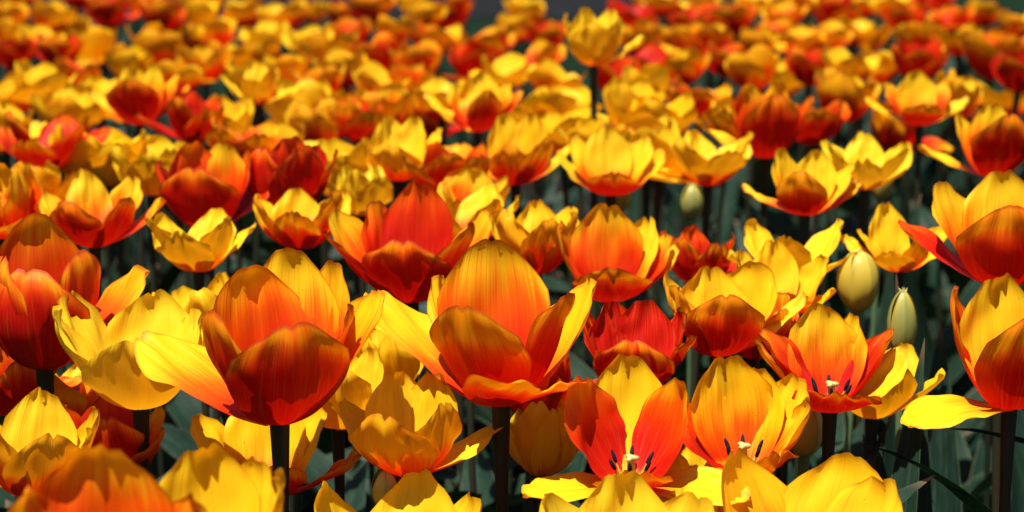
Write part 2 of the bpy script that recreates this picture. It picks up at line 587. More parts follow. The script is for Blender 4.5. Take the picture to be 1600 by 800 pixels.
def plant(bx, by, t, L, red, label, kind='half', yaw=None, petals=None, tilt=(0, 0), tone=0.3, stripe=0.0, stamens=False, lod=0,
          stem=(0, 0), leaves=4, bud=False, seed=None, W=None, green_stem=False, leafspec=None):
    """bx,by: photo pixel of the foot of the bloom, t its distance; L petal length in m; tilt (sideways, towards the camera) in degrees"""
    n = len(TULIPS)
    rnd = random.Random(1000 + n * 13 if seed is None else seed)
    head = at(bx, by, t)
    if bud:
        L *= 1.27
    rx, ry = stem
    if stem == (0, 0):
        rx, ry = rnd.uniform(-.02, .02), rnd.uniform(-.02, .025)
    root = bpy.data.objects.new('tulip', None)
    root.empty_display_size = 0.03
    col.objects.link(root)
    root.location = (head[0] + rx, head[1] + ry, 0)
    root['label'] = label
    root['category'] = 'tulip'
    root['bx'] = int(bx)
    root['group'] = 'tulips in the flower bed'
    hl = (-rx, -ry, head[2])
    rot = (R(tilt[1]), R(tilt[0]), 0)
    if yaw is None:
        yaw = rnd.uniform(0, 120)
    Wd = W if W else L * 0.65
    # axis of the head
    from mathutils import Euler
    ax = Euler(rot).to_matrix() @ __import__('mathutils').Vector((0, 0, 1))
    # stem: from the soil to the head, ending along the head's axis
    h = np.array(hl)
    p0, p3 = np.array([0, 0, -0.01]), h + np.array(ax) * 0.001
    p1 = p0 + np.array([rnd.uniform(-.01, .01), rnd.uniform(-.01, .01), head[2] * 0.45])
    p2 = h - np.array(ax) * head[2] * 0.3
    tt = np.linspace(0, 1, 10 if lod < 2 else 6)[:, None]
    pts = (1 - tt) ** 3 * p0 + 3 * (1 - tt) ** 2 * tt * p1 + 3 * (1 - tt) * tt ** 2 * p2 + tt ** 3 * p3
    sr = 0.0030 * (L / .075) ** 0.5
    rad = np.full(len(pts), sr)
    rad[0] *= 1.3
    rad[-1] *= 1.6
    rad[-2] *= 1.08
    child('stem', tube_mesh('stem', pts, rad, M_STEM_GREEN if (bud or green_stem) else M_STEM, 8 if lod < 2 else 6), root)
    if bud:
        for k in range(6):
            inner = k % 2
            me = petal_mesh(L * (1 if not inner else .98), Wd * 1.12, 18 + 70 * (Wd / L - .4) - 3 * inner, -30 - 40 * (Wd / L - .4), -12, yaw + 60 * k, rnd, inner, min(lod, 1), bud=True)
            o = child('petal', me, root, hl, rot)
            o.color = (red, rnd.random(), 0, 1)
    else:
        rows = petals if petals else preset(kind, rnd, yaw)
        for k, row in enumerate(rows):
            az, tha, thb, curl, l, w = row[:6]
            if 50 <= tha < 78 and petals:                      # spreading side petals turn their faces up and forward
                a_ = az % 360
                if a_ < 22 or a_ > 340:
                    az = 24
                elif 158 < a_ < 200:
                    az = 156
            rd = red + (row[6] if len(row) > 6 else rnd.uniform(-.08, .08))
            if petals and rd < red:
                rd = red + (rd - red) * .7
            if petals and 40 < (-az) % 360 < 140 and tha < 60:
                l, thb = l * 1.08, thb - 3
            fold = row[7] if len(row) > 7 else 0.0
            me = petal_mesh(L * l, Wd * w, tha, thb, curl, az, rnd, k >= 3, lod, fold=fold, ruff=rnd.uniform(.25, .85) if lod < 2 else rnd.uniform(.15, .5))
            o = child('petal', me, root, hl, rot)
            o.color = (max(0, min(1.2, rd)), max(0, min(1, tone + rnd.uniform(-.15, .15))), stripe, 1)
        if stamens:
            M3 = Euler(rot).to_matrix()
            V3 = __import__('mathutils').Vector
            pl = V3(hl) + M3 @ V3((0, 0, .002))
            child('pistil', PI_M, root, pl, rot, .6)
            for k in range(6):
                a = R(60 * k + 25)
                off = M3 @ V3((.0055 * math.cos(a), .0055 * math.sin(a), .003))
                lean = R(rnd.uniform(14, 30))
                q = M3 @ Euler((0, lean, a)).to_matrix()
                st = child('stamen', FI, root, V3(hl) + off, q.to_euler(), .66)
                child('anther', AN, st, (0, 0, .0118), (rnd.uniform(-.2, .2), rnd.uniform(-.2, .2), 0))
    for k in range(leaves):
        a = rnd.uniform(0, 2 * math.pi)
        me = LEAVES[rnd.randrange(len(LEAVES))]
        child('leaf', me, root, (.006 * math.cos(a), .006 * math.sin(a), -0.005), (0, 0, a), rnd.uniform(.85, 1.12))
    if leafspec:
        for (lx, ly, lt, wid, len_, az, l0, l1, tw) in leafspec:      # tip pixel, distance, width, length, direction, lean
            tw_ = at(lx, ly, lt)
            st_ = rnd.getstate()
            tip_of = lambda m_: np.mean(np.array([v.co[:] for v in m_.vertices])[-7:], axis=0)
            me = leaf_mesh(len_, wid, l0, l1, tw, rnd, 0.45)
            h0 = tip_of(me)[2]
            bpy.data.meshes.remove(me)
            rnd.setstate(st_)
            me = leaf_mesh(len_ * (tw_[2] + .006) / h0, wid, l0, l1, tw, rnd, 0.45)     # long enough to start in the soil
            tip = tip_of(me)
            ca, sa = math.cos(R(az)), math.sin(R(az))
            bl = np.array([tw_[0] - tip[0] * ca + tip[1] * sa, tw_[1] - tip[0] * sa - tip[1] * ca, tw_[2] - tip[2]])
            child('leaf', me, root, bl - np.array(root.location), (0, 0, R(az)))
    TULIPS.append(dict(px=bx, py=by - 0.45 * L * FPX / t, t=t, r=0.55 * L * FPX / t, red=red, root=root, label=label, head=head, bud=bud))
    return root


def T(by):
    return plane_t(by, 0.27)


# --- the tulips one can pick out, nearest first -----------------------------------------------------------
#      petal rows: azimuth (0 = to the side +X, 90 = away, -90 = to the viewer), lean low, lean high, tip curl, length, width, colour shift
plant(437, 662, 1.0, .084, .92, 'big orange and red tulip with one yellow petal stretched sideways, tall dark stem', petals=[
    (-72, 46, 10, -16, .82, 1.22, .06), (152, 68, 64, 2, 1.10, .95, -.5), (22, 40, 26, -10, 1.0, 1.0, -.35),
    (-142, 38, 10, -20, .92, .78, .0), (122, 28, 4, -22, 1.04, 1.2, -.2), (84, 30, 8, -24, 1.14, 1.1, -.35), (0, 34, 14, -16, .88, .7, .0), (52, 32, 12, -20, 1.08, .8, -.3)],
    stem=(.006, .0), tone=.1)
plant(783, 633, 1.035, .084, .80, 'wide open orange tulip with a broad upright back petal and a ruffled drooping front petal', petals=[
    (-68, 62, 66, 26, .74, 1.2, .02), (150, 58, 52, 4, 1.14, 1.0, -.42), (28, 46, 24, -8, 1.0, 1.05, -.42),
    (-118, 42, 16, -8, .84, 1.1, -.02), (100, 26, 4, -20, 1.12, 1.24, -.1), (-28, 36, 16, -10, .93, .62, .05, .5), (140, 34, 22, -20, .93, .55, -.2)],
    stem=(.004, .01), tone=.1)
plant(70, 576, 1.11, .084, 1.0, 'closed deep red tulip cup with a yellow petal standing off its side', petals=[
    (-95, 44, -16, -22, .82, 1.3, .1), (14, 52, 36, 6, .94, .86, -.4), (170, 40, -8, -14, .95, 1.1, .0),
    (-20, 32, -4, -18, .94, .95, .05), (105, 22, -8, -20, 1.12, 1.1, -.22), (-150, 30, -10, -20, .9, 1.0, .0)], stem=(.012, 0))
plant(220, 638, 1.07, .070, .08, 'lemon yellow tulip with crumpled curled petals between two big red ones', petals=[
    (-85, 50, 14, -10, .78, 1.3), (155, 44, 20, -24, 1.1, .95), (40, 44, 16, -6, .86, .8),
    (85, 34, 14, -24, .98, 1.15), (-170, 42, 22, -30, 1.05, .8), (40, 40, 18, -14, .9, .9)], tone=.7, stem=(.0, .004))
plant(985, 758, 1.005, .063, .62, 'yellow and red tulip gaping open to show black anthers, flanked by two drooping petals', petals=[
    (-18, 80, 96, 0, .95, .86, -.4), (200, 80, 92, 0, .90, .80, -.42), (90, 46, 12, -20, 1.12, 1.15, -.55),
    (30, 40, 4, -16, 1.0, 1.12, .16), (150, 40, 4, -16, 1.02, 1.12, .20), (-90, 66, 40, 6, .60, 1.0, .1)], tilt=(0, 9), stamens=True, tone=.15)
plant(975, 984, .93, .072, .04, 'pale lemon tulip cut off by the lower edge, its three rounded petals upright', petals=[
    (-90, 44, 8, -20, .7, 1.1), (146, 46, 14, -14, 1.04, 1.2), (34, 46, 16, -14, 1.04, 1.25),
    (90, 40, 10, -18, 1.08, 1.15), (-150, 40, 16, -14, .8, 1.0), (-30, 40, 16, -14, .8, 1.0)], tone=.75, tilt=(0, 6))
plant(1255, 935, .97, .076, .46, 'golden tulip with orange flush at the lower edge beside the grey green leaves', petals=[
    (140, 42, 10, -18, 1.10, 1.3, .12), (52, 46, 16, -22, 1.06, 1.3, -.15), (-80, 44, 10, -14, .55, 1.0),
    (2, 50, 18, -22, .98, 1.2, .0), (-150, 40, 16, -14, .7, .8), (172, 56, 44, -10, 1.05, .5, -.2)], tone=.2)
plant(1160, 738, 1.04, .061, .50, 'golden tulip with stamens showing, between the gaping tulip and the spiky orange one', petals=[
    (-60, 62, 38, 6, .62, 1.0, .2), (188, 54, 34, -10, .9, .9, .35), (35, 46, 20, -22, .98, .95, -.2),
    (108, 30, 4, -16, 1.05, 1.3, .0), (-10, 44, 16, -22, .9, .9, .0), (70, 36, 14, -20, .95, .9, -.2)], tilt=(0, 8), stamens=True, tone=.15)
plant(1297, 642, 1.07, .059, .82, 'orange tulip with narrow folded spiky petals round a bright back petal', petals=[
    (-90, 62, 38, -10, .62, 1.3, .2), (150, 52, 30, -6, .98, .6, .1, .7), (28, 52, 26, -10, .98, .62, .1, .7),
    (95, 30, 6, -22, 1.02, 1.1, -.3), (180, 48, 30, -16, .98, .55, .0), (-8, 62, 48, 4, .9, .9, -.6), (60, 34, 14, -14, .95, .6, -.3)], tilt=(0, 4), stamens=True)
plant(1120, 556, 1.14, .060, .66, 'orange yellow tulip cup with a dark flushed front petal and yellow side petal', petals=[
    (-85, 44, 8, -14, .78, 1.25, .15), (160, 40, 12, -16, .96, 1.0, -.25), (10, 66, 56, 2, 1.1, .55, -.4),
    (40, 42, 10, -22, 1.05, 1.25, -.25), (95, 30, 6, -16, .92, 1.1, -.5), (-160, 36, 10, -10, .85, .8, -.1)])
plant(990, 612, 1.10, .055, .98, 'red striped tulip with flamed yellow streaks behind the gaping tulip', petals=[
    (-95, 48, 14, -30, .74, 1.3, .05), (165, 40, 10, -14, .96, .9, -.1), (20, 42, 10, -24, 1.0, 1.15, -.05),
    (120, 30, 4, -14, .98, 1.1, .1), (70, 28, 4, -14, .98, 1.1, .1), (-20, 50, 22, -12, .85, .8, .0)], stripe=1.0, stem=(.0, .02))
plant(952, 470, 1.26, .062, .72, 'orange tulip with a rounded split back petal, behind the wide open one', petals=[
    (-88, 56, 30, -24, .68, 1.3, .1), (165, 42, 12, -22, .98, .9, .0), (18, 52, 30, -18, .92, .9, .1),
    (92, 28, 0, -22, 1.06, 1.25, -.05), (-15, 60, 44, -6, .9, .8, -.05), (45, 40, 20, -16, .98, .9, -.35)], tilt=(0, 6), stamens=True)
plant(643, 472, 1.25, .077, .95, 'tall red tulip with yellow inner streaks and wavy petals, above the wide open one', petals=[
    (-95, 50, 16, -30, .7, 1.2, .1), (165, 52, 26, -10, 1.02, .95, -.35), (12, 50, 32, 0, 1.0, .8, -.3),
    (80, 26, 0, -22, 1.08, 1.0, .0), (-30, 44, 22, -18, .92, .85, .0), (130, 36, 14, -14, .95, .85, -.1), (-160, 52, 34, -10, .95, .7, .1)])
plant(640, 742, 1.02, .057, .42, 'yellow tulip blushed red below, one petal reaching out low beside dark stems', petals=[
    (-110, 52, 20, -30, .86, 1.25, .05), (165, 54, 32, -24, .92, .9, -.1), (5, 72, 54, -6, 1.0, .62, -.1),
    (-50, 44, 14, -16, .9, 1.0, .05), (110, 32, 2, -22, 1.0, 1.15, -.2), (60, 32, 4, -22, 1.0, 1.0, -.2)], tone=.4)
plant(412, 778, 1.06, .061, .55, 'yellow and orange tulip half hidden beneath the biggest red tulip', petals=[
    (-110, 60, 36, -10, .66, 1.1, .3), (165, 52, 24, -16, .95, 1.1, -.25), (-20, 66, 52, 6, 1.05, .6, .3),
    (90, 34, 8, -14, 1.0, 1.2, -.2), (-70, 56, 30, -10, .6, 1.0, .3), (40, 44, 24, -10, .95, .8, -.1)], tone=.2)
plant(612, 955, .98, .074, .18, 'golden tulip at the lower edge with a pale bud tip poking up behind', petals=[
    (-90, 44, 8, -20, .7, 1.1), (160, 44, 8, -24, 1.02, 1.2), (15, 50, 20, -24, .98, 1.1),
    (70, 42, 10, -22, 1.02, 1.1), (-140, 40, 10, -14, .8, 1.0), (-30, 50, 20, -20, .88, 1.0)], tone=.2)
plant(165, 980, .74, .072, .78, 'blurred red tulip close to the viewer at the lower edge', petals=[
    (-90, 44, 8, -20, .8, 1.2), (170, 40, 4, -24, .9, 1.1), (10, 46, 14, -24, .9, 1.1),
    (95, 34, -2, -24, 1.0, 1.3, .0), (-140, 40, 10, -14, .8, 1.0), (-30, 46, 14, -20, .84, 1.0)], tilt=(0, 10))
plant(318, 935, .80, .066, .34, 'blurred yellow tulip close to the viewer with a thick curled petal', petals=[
    (-90, 44, 20, -20, .6, .6), (175, 38, 4, -24, .9, .9), (10, 42, 10, -24, .95, 1.0),
    (95, 30, -2, -26, 1.0, 1.15, .0), (-110, 34, 4, -24, .74, .5), (50, 40, 10, -20, .95, 1.0)])
plant(50, 775, .98, .056, .45, 'yellow orange tulip with folded petals in the lower corner', petals=[
    (-60, 46, 12, -22, .82, 1.2, .05), (175, 48, 20, -20, .95, 1.1, -.2), (25, 42, 10, -22, .98, .7, -.1),
    (95, 34, 6, -22, 1.0, 1.1, -.3), (-130, 42, 14, -14, .88, 1.0, .1), (-10, 44, 14, -20, .88, .9)], tone=.4, tilt=(6, 0))
plant(172, 755, 1.09, .054, .98, 'dark red tulip in shade behind the folded yellow one in the corner', petals=[
    (-80, 44, 8, -16, .95, 1.3, .1), (165, 40, 10, -14, .96, 1.1, .0), (30, 48, 14, -24, .95, 1.0, -.35),
    (95, 34, 6, -16, 1.0, 1.1, .0), (-20, 52, 26, -14, .9, .9, -.2), (-150, 36, 10, -10, .9, 1.0, .1)])
plant(1577, 638, 1.05, .070, .88, 'red orange tulip at the edge with one flat yellow petal hanging low', petals=[
    (-80, 42, 4, -10, .92, 1.3, .0), (204, 84, 104, 0, .92, .9, -.8), (20, 40, 10, -14, 1.0, 1.1, .0),
    (150, 34, 8, -20, 1.05, .95, -.05), (95, 26, 2, -20, 1.08, 1.05, -.6), (40, 34, 6, -20, 1.0, 1.0, -.1)], stem=(.004, 0))
plant(1565, 448, 1.17, .070, .84, 'large orange tulip at the edge, above the one with the hanging yellow petal', petals=[
    (-100, 44, 6, -10, .86, 1.35, .0), (178, 62, 50, -4, 1.0, .7, .15), (0, 46, 20, -14, 1.0, 1.1, .0),
    (140, 42, 18, -14, 1.06, 1.0, -.3), (80, 30, 4, -20, 1.08, 1.1, -.45), (30, 40, 10, -20, 1.05, 1.0, -.25)])
plant(1258, 336, 1.44, .050, .62, 'orange yellow tulip standing alone over the dark leaves', petals=[
    (-110, 44, 4, -12, .78, 1.2, .1), (178, 70, 66, 8, 1.0, .6, -.1), (-5, 68, 52, -4, .98, .7, .1),
    (130, 34, 6, -20, 1.1, 1.0, -.1), (60, 34, 4, -20, 1.05, 1.05, -.35), (15, 52, 30, -10, 1.05, .8, -.3)], tone=.3)
plant(325, 359, 1.42, .066, .98, 'bright red tulip cup with a heart shaped front rim', petals=[
    (-100, 42, 4, -16, .82, 1.25, .1), (172, 44, 14, -12, .95, .7, .05), (-12, 58, 36, -14, .95, .9, .0),
    (125, 28, 0, -22, 1.05, .95, -.1), (70, 26, 4, -18, 1.05, .95, -.35), (25, 34, 10, -20, 1.02, .8, -.1)], stem=(.006, 0), W=.050)
plant(443, 342, 1.44, .061, 1.12, 'slender dark red tulip cup beside the heart rimmed one', petals=[
    (-130, 34, -4, -24, .95, 1.0, .1), (165, 36, 4, -18, .98, .9, .0), (5, 46, 18, -10, 1.08, .7, -.05),
    (-50, 34, 4, -10, .98, .95, .1), (80, 26, 0, -20, 1.06, .9, -.15), (35, 34, 10, -20, 1.0, .8, .1)], W=.050)
plant(148, 386, 1.38, .057, .88, 'red and yellow tulip with ragged pointed petals above the yellow ones', kind='open', petals=[
    (-110, 56, 20, -24, .82, 1.1, .1), (165, 58, 30, -14, .98, .8, -.3), (0, 64, 46, 0, 1.0, .5, -.2),
    (110, 34, 10, -18, 1.05, .9, -.45), (-40, 52, 24, -10, .95, .8, .1), (50, 46, 18, -10, 1.05, .9, -.35)])
plant(75, 263, 1.66, .060, .95, 'wide red tulip with spreading petals near the side edge', kind='wide', yaw=-95)
plant(218, 195, 1.90, .062, .86, 'red cupped tulip with golden inner petals high among yellow blooms', petals=[
    (-95, 44, 8, -12, .86, 1.35, .15), (170, 64, 50, 0, 1.0, .6, -.5), (0, 58, 38, -4, .98, .7, .0),
    (115, 30, 2, -18, 1.05, 1.0, -.35), (65, 28, 2, -18, 1.05, .9, -.35), (25, 44, 20, -10, 1.0, .8, -.2)])
plant(300, 224, 1.86, .056, 1.0, 'red tulip leaning against the golden hearted cup', kind='half', yaw=-60, tilt=(10, 0))
plant(405, 163, 2.0, .050, .34, 'small golden tulip on its own above the dark red cups', kind='open', yaw=-90)
plant(622, 282, 1.60, .055, .42, 'yellow tulip with wing like side petals, above the tall red one', petals=[
    (-95, 52, 18, -22, .7, 1.2, .05), (168, 72, 58, 2, 1.0, .6, -.2), (-15, 66, 48, -6, .98, .8, .25),
    (110, 34, 4, -14, 1.05, 1.1, -.2), (60, 34, 6, -14, 1.05, 1.0, -.25), (20, 46, 24, -14, 1.0, .7, -.2)], tone=.5)
plant(806, 289, 1.60, .060, .60, 'orange yellow tulip with a long petal pointing out at the side', petals=[
    (-100, 52, 16, -22, .72, 1.0, .05), (168, 64, 46, -4, .98, .8, -.3), (2, 62, 48, 0, 1.12, .55, -.25),
    (110, 32, 2, -14, 1.08, 1.0, -.2), (60, 30, 2, -14, 1.08, .95, -.2), (-45, 50, 20, -20, .85, .9, .05)])
plant(955, 305, 1.56, .057, .55, 'broad yellow tulip with a lipped red front petal above green leaves', petals=[
    (-88, 66, 40, -24, .72, 1.2, .3), (168, 64, 44, 4, 1.0, .95, -.1), (5, 62, 42, 4, 1.0, .9, -.1),
    (95, 32, 6, -12, 1.05, 1.1, -.2), (40, 44, 24, -12, 1.0, .9, -.2), (140, 44, 24, -12, 1.0, .9, .0)], tone=.35)
plant(1105, 290, 1.62, .057, .32, 'yellow tulip with shaded flanks over a closed green bud', kind='open', yaw=-70, tone=.5)
plant(1195, 247, 1.70, .068, .90, 'tall orange red tulip cup with a yellow petal curling off below', petals=[
    (-80, 40, 2, -10, .94, 1.3, .1), (185, 66, 60, 0, 1.0, .6, -.6), (0, 40, 16, -10, 1.0, .9, .0),
    (120, 28, 0, -18, 1.05, 1.0, -.2), (60, 26, 0, -18, 1.05, 1.0, -.15), (160, 36, 8, -14, .95, .9, .0)])
plant(1436, 196, 1.88, .055, .55, 'yellow and orange tulip with outstretched side petals on a bare stem', petals=[
    (-88, 60, 34, -24, .7, 1.2, .25), (172, 72, 56, 2, 1.05, .65, -.35), (5, 70, 54, -2, 1.05, .75, -.35),
    (92, 30, 2, -14, 1.05, 1.15, -.15), (145, 44, 24, -12, .95, .8, .2), (38, 44, 24, -12, .95, .8, .2)])
plant(1550, 276, 1.58, .062, .92, 'red orange tulip with yellow drooping petal above the large edge bloom', petals=[
    (-85, 44, 8, -10, .98, 1.3, .05), (180, 72, 66, 2, 1.0, .6, -.7), (10, 50, 26, -10, 1.05, .9, -.2),
    (140, 38, 12, -14, 1.0, .9, -.4), (80, 30, 2, -14, 1.05, 1.0, -.4), (-20, 44, 20, -10, .98, .8, .0)])
plant(928, 103, 1.82, .057, .12, 'lone pale yellow tulip rising high on a long bare stem', petals=[
    (-95, 44, 6, -12, .8, 1.3, .1), (165, 40, 6, -18, 1.0, 1.0), (5, 66, 56, 6, .98, .45),
    (110, 30, 0, -16, 1.05, 1.0), (55, 36, 8, -18, 1.05, 1.1), (-45, 42, 12, -16, .9, .9)], tone=.55, stem=(.002, .01))

plant(745, 206, 1.86, .059, .66, 'orange tulip with a bright round inner petal among blurred blooms', petals=[
    (-70, 48, 14, -12, .85, .9, .2), (168, 62, 44, -4, 1.05, .7, -.3), (-8, 56, 34, -8, .98, .8, .2),
    (80, 32, 4, -12, 1.05, 1.15, -.3), (130, 42, 18, -12, .95, .9, .0), (35, 46, 20, -8, .98, .8, .0)])
plant(838, 428, 1.32, .054, .50, 'yellow tulip with a dark lipped front petal tucked behind the orange one', kind='half', yaw=-85, tone=.3)
plant(1240, 436, 1.30, .050, .16, 'flat yellow tulip opening wide behind the pale closed bud', kind='wide', yaw=-40, tone=.5)
plant(1405, 424, 1.30, .044, .46, 'small golden orange tulip behind the upright pale buds', petals=[
    (-60, 48, 14, -12, .85, .8, .05), (172, 66, 46, -12, .95, .6, -.1), (10, 56, 34, -8, 1.0, .9, -.2),
    (110, 32, 2, -14, 1.12, 1.1, -.2), (150, 52, 30, -12, .85, .7, .0), (-110, 62, 44, -8, .8, .9, -.3)])
plant(1218, 494, 1.24, .048, .55, 'orange yellow tulip crowding behind the cup with the dark front petal', petals=[
    (-90, 62, 36, -14, .72, 1.1, .05), (165, 44, 10, -22, 1.05, .9, -.35), (20, 48, 18, -18, 1.0, 1.15, -.15),
    (95, 32, 4, -14, 1.1, 1.0, -.35), (-20, 66, 52, 0, .8, .7, -.3), (140, 40, 18, -12, 1.0, .9, -.2)])
plant(835, 654, 1.12, .050, 1.15, 'dark red tulip hanging in shade under the wide open one', kind='cup', yaw=-90)
plant(618, 608, 1.16, .046, .06, 'shaded yellow tulip tucked beneath the outstretched orange petal', kind='cup', yaw=-80, tone=.4, tilt=(-10, 0))
plant(528, 668, 1.12, .052, .05, 'bright yellow tulip peeping out between the two biggest blooms', kind='half', yaw=-20, tone=.5)
plant(110, 662, 1.16, .048, .50, 'yellow and orange tulip low behind the closed red cup and its stem', kind='open', yaw=-30, tone=.3)
plant(310, 424, 1.30, .050, .22, 'yellow tulip with tangled petals behind the stem of the heart rimmed one', kind='open', yaw=-100, tone=.4)
plant(470, 388, 1.36, .052, .58, 'orange yellow tulip crossed by the stem of the dark red cup', kind='open', yaw=-85)
plant(565, 336, 1.50, .044, .05, 'pale yellow tulip behind the tall red one with wavy petals', kind='half', yaw=-45, tone=.6)
plant(8, 372, 1.34, .058, .62, 'orange tulip cut by the side edge above the closed red cup', kind='cup', yaw=-70, tone=.1)
plant(22, 648, 1.14, .048, .95, 'shaded red tulip low at the side edge beneath the closed cup', kind='half', yaw=-60)
plant(1092, 444, 1.34, .044, 1.0, 'rusty red tulip behind the cup with the yellow side petal', kind='half', yaw=-75)
plant(1362, 652, 1.16, .052, .05, 'yellow tulip almost hidden by the spiky orange one', kind='open', yaw=-20, tone=.4)
plant(1350, 296, 1.56, .052, .12, 'yellow tulip above the large pointed grey green leaf', kind='open', yaw=-100, tone=.5)
plant(848, 742, 1.10, .048, .16, 'shaded yellow tulip behind a dark stem beside the gaping one', kind='cup', yaw=-60, tone=.5)
plant(1178, 560, 1.18, .046, .85, 'red shaded tulip between the flushed cup and the spiky one', kind='half', yaw=-60)
plant(730, 385, 1.38, .052, .50, 'orange yellow tulip squeezed behind the tall red one and the wide one', kind='open', yaw=0)
plant(180, 600, 1.30, .046, .15, 'yellow tulip in shade behind the crumpled lemon bloom', kind='open', yaw=30)
plant(330, 555, 1.18, .052, .12, 'yellow tulip peeping from behind the biggest red bloom', kind='half', yaw=-120, tilt=(-14, 0))
plant(395, 830, 1.08, .05, .3, 'small yellow tulip low between the blurred blooms and a stem', kind='cup', yaw=-40)
plant(1110, 850, 1.05, .06, .3, 'small golden tulip between two yellow blooms at the lower edge', kind='half', yaw=100)
# closed buds
plant(1340, 487, 1.28, .037 * 1.05, .95, 'fat closed yellow bud with greenish base, before the golden orange tulip', bud=True, yaw=-60, W=.030, leafspec=[
    (1400, 425, 1.24, .036, .30, 95, 8, 10, 10), (1290, 560, 1.30, .034, .26, 200, 14, 40, 20)])
plant(1408, 550, 1.20, .0345, .30, 'slim closed green bud with a yellow tip over a thin stem', bud=True, yaw=-90, W=.0165, leafspec=[
    (1445, 528, 1.16, .032, .28, 60, 8, 20, 20), (1470, 505, 1.34, .05, .30, 80, 6, 14, 0), (1548, 480, 1.5, .05, .33, 120, 10, 20, 0), (1456, 668, 1.12, .044, .24, 140, 4, 98, 15), (1462, 742, 1.04, .044, .26, 40, 6, 82, 10), (1440, 598, 1.20, .046, .34, 70, 4, 12, 15), (1352, 612, 1.22, .044, .30, 110, 6, 16, -20), (1335, 690, 1.10, .038, .24, 200, 10, 70, 20), (1400, 640, 1.16, .04, .28, 30, 8, 30, -30)], leaves=4)
plant(1081, 342, 1.56, .026, .30, 'small closed green bud under the shaded yellow tulip', bud=True, yaw=-90, W=.018)
plant(604, 792, 1.02, .020, .65, 'pale bud tip just above the golden tulip at the lower edge', bud=True, yaw=-90, W=.014)
plant(1256, 712, 1.10, .030, .85, 'pale yellow bud in the gap between golden and spiky tulips', bud=True, yaw=-60, W=.024)
plant(1376, 312, 1.66, .034, .45, 'pale green bud beside the large pointed grey green leaf', bud=True, yaw=-60, W=.022, leafspec=[
    (1408, 262, 1.74, .060, .36, 200, 4, 8, -10), (1440, 300, 1.80, .04, .33, 40, 6, 20, 20)])
plant(968, 330, 1.60, .024, .7, 'tiny pale bud under the broad yellow tulip with red lip', bud=True, yaw=-60, W=.018)

# --- the blurred rows behind: pixel of the bloom's middle, its width in pixels, redness ----------------------
ROWS = [(15, 25, 66, .5), (75, 26, 76, .3), (172, 18, 76, .9), (122, -4, 50, 1.), (250, 26, 84, .8), (308, 20, 70, .2), (386, 20, 70, .4),
        (14, 52, 66, .3), (27, 84, 74, 1.), (90, 80, 60, .9), (150, 72, 84, .25), (245, 74, 96, .4), (322, 100, 84, .45), (362, 88, 74, .3),
        (55, 132, 96, .12), (120, 116, 76, .7), (100, 180, 110, .3), (450, 24, 94, .4), (575, 10, 90, .65), (664, 22, 50, .3), (706, 22, 84, .8),
        (420, 52, 66, .15), (408, 84, 66, .3), (520, 80, 100, .45), (480, 62, 66, .1), (600, 84, 94, .85), (672, 58, 94, .6), (655, 98, 96, .6),
        (760, 68, 90, .65), (738, 96, 84, .85), (786, 112, 80, .25), (500, 132, 94, .5), (590, 130, 100, .35), (470, 168, 124, .2), (600, 172, 110, .5),
        (560, 186, 100, .7), (806, 44, 66, .4), (820, 18, 66, .3), (850, 56, 66, .75), (985, 28, 90, .98), (1075, 36, 70, .8),
        (1000, 62, 76, .6), (1012, 92, 80, .95), (1064, 62, 66, .5), (1110, 62, 74, .65), (1150, 28, 70, .7), (1172, 4, 60, .3), (842, 92, 80, .6),
        (860, 126, 100, .35), (955, 118, 84, .85), (1070, 104, 76, .45), (1012, 132, 88, .1), (978, 166, 106, .12), (1034, 182, 96, .2),
        (1092, 156, 94, .65), (1178, 108, 94, .35), (830, 166, 104, .15), (895, 162, 96, .25), (1226, 24, 70, .5), (1300, 20, 110, .88),
        (1388, 10, 70, .4), (1420, 32, 76, .75), (1456, -4, 66, 1.), (1490, 26, 62, .7), (1532, 22, 62, .45), (1290, 56, 76, .5), (1332, 46, 66, .3),
        (1256, 62, 70, .5), (1212, 52, 66, .7), (1546, 84, 124, .62), (1432, 60, 74, .5), (1264, 104, 84, .8), (1320, 100, 96, .3), (1430, 98, 96, .95),
        (1372, 104, 66, .3), (1500, 62, 66, .3), (1590, 112, 90, .95), (1312, 150, 112, .5), (180, 248, 120, .06), (52, 304, 100, .4), (236, 262, 110, .1),
        (380, 222, 84, .65), (500, 196, 118, .4), (540, 262, 110, .15), (702, 268, 104, .72), (930, 226, 104, .25), (1010, 222, 96, .3), (724, 318, 100, .5),
        (130, 240, 110, .1), (440, 226, 90, .3), (350, 190, 90, .2), (280, 120, 80, .5), (455, 112, 80, .3), (880, 205, 90, .25), (690, 152, 90, .35),
        (1140, 190, 96, .3), (1270, 190, 90, .7), (1490, 150, 70, .3), (1585, 40, 66, .5), (1180, 70, 66, .45), (200, 100, 70, .25), (60, 60, 60, .4),
        (345, 48, 70, .35), (620, 45, 66, .35), (550, 52, 66, .6), (1130, 92, 70, .75), (330, 5, 60, .6), (30, 0, 60, .7),
        (215, 0, 60, .4), (640, 130, 80, .6), (540, 108, 84, .4), (1040, 8, 60, .5), (1110, 18, 60, .7), (1260, 4, 60, .4),
        (1345, 8, 60, .5), (160, 150, 80, .2), (10, 200, 90, .2), (20, 150, 80, .3), (390, 128, 80, .25), (1030, 240, 70, .2)]
brng = random.Random(5)
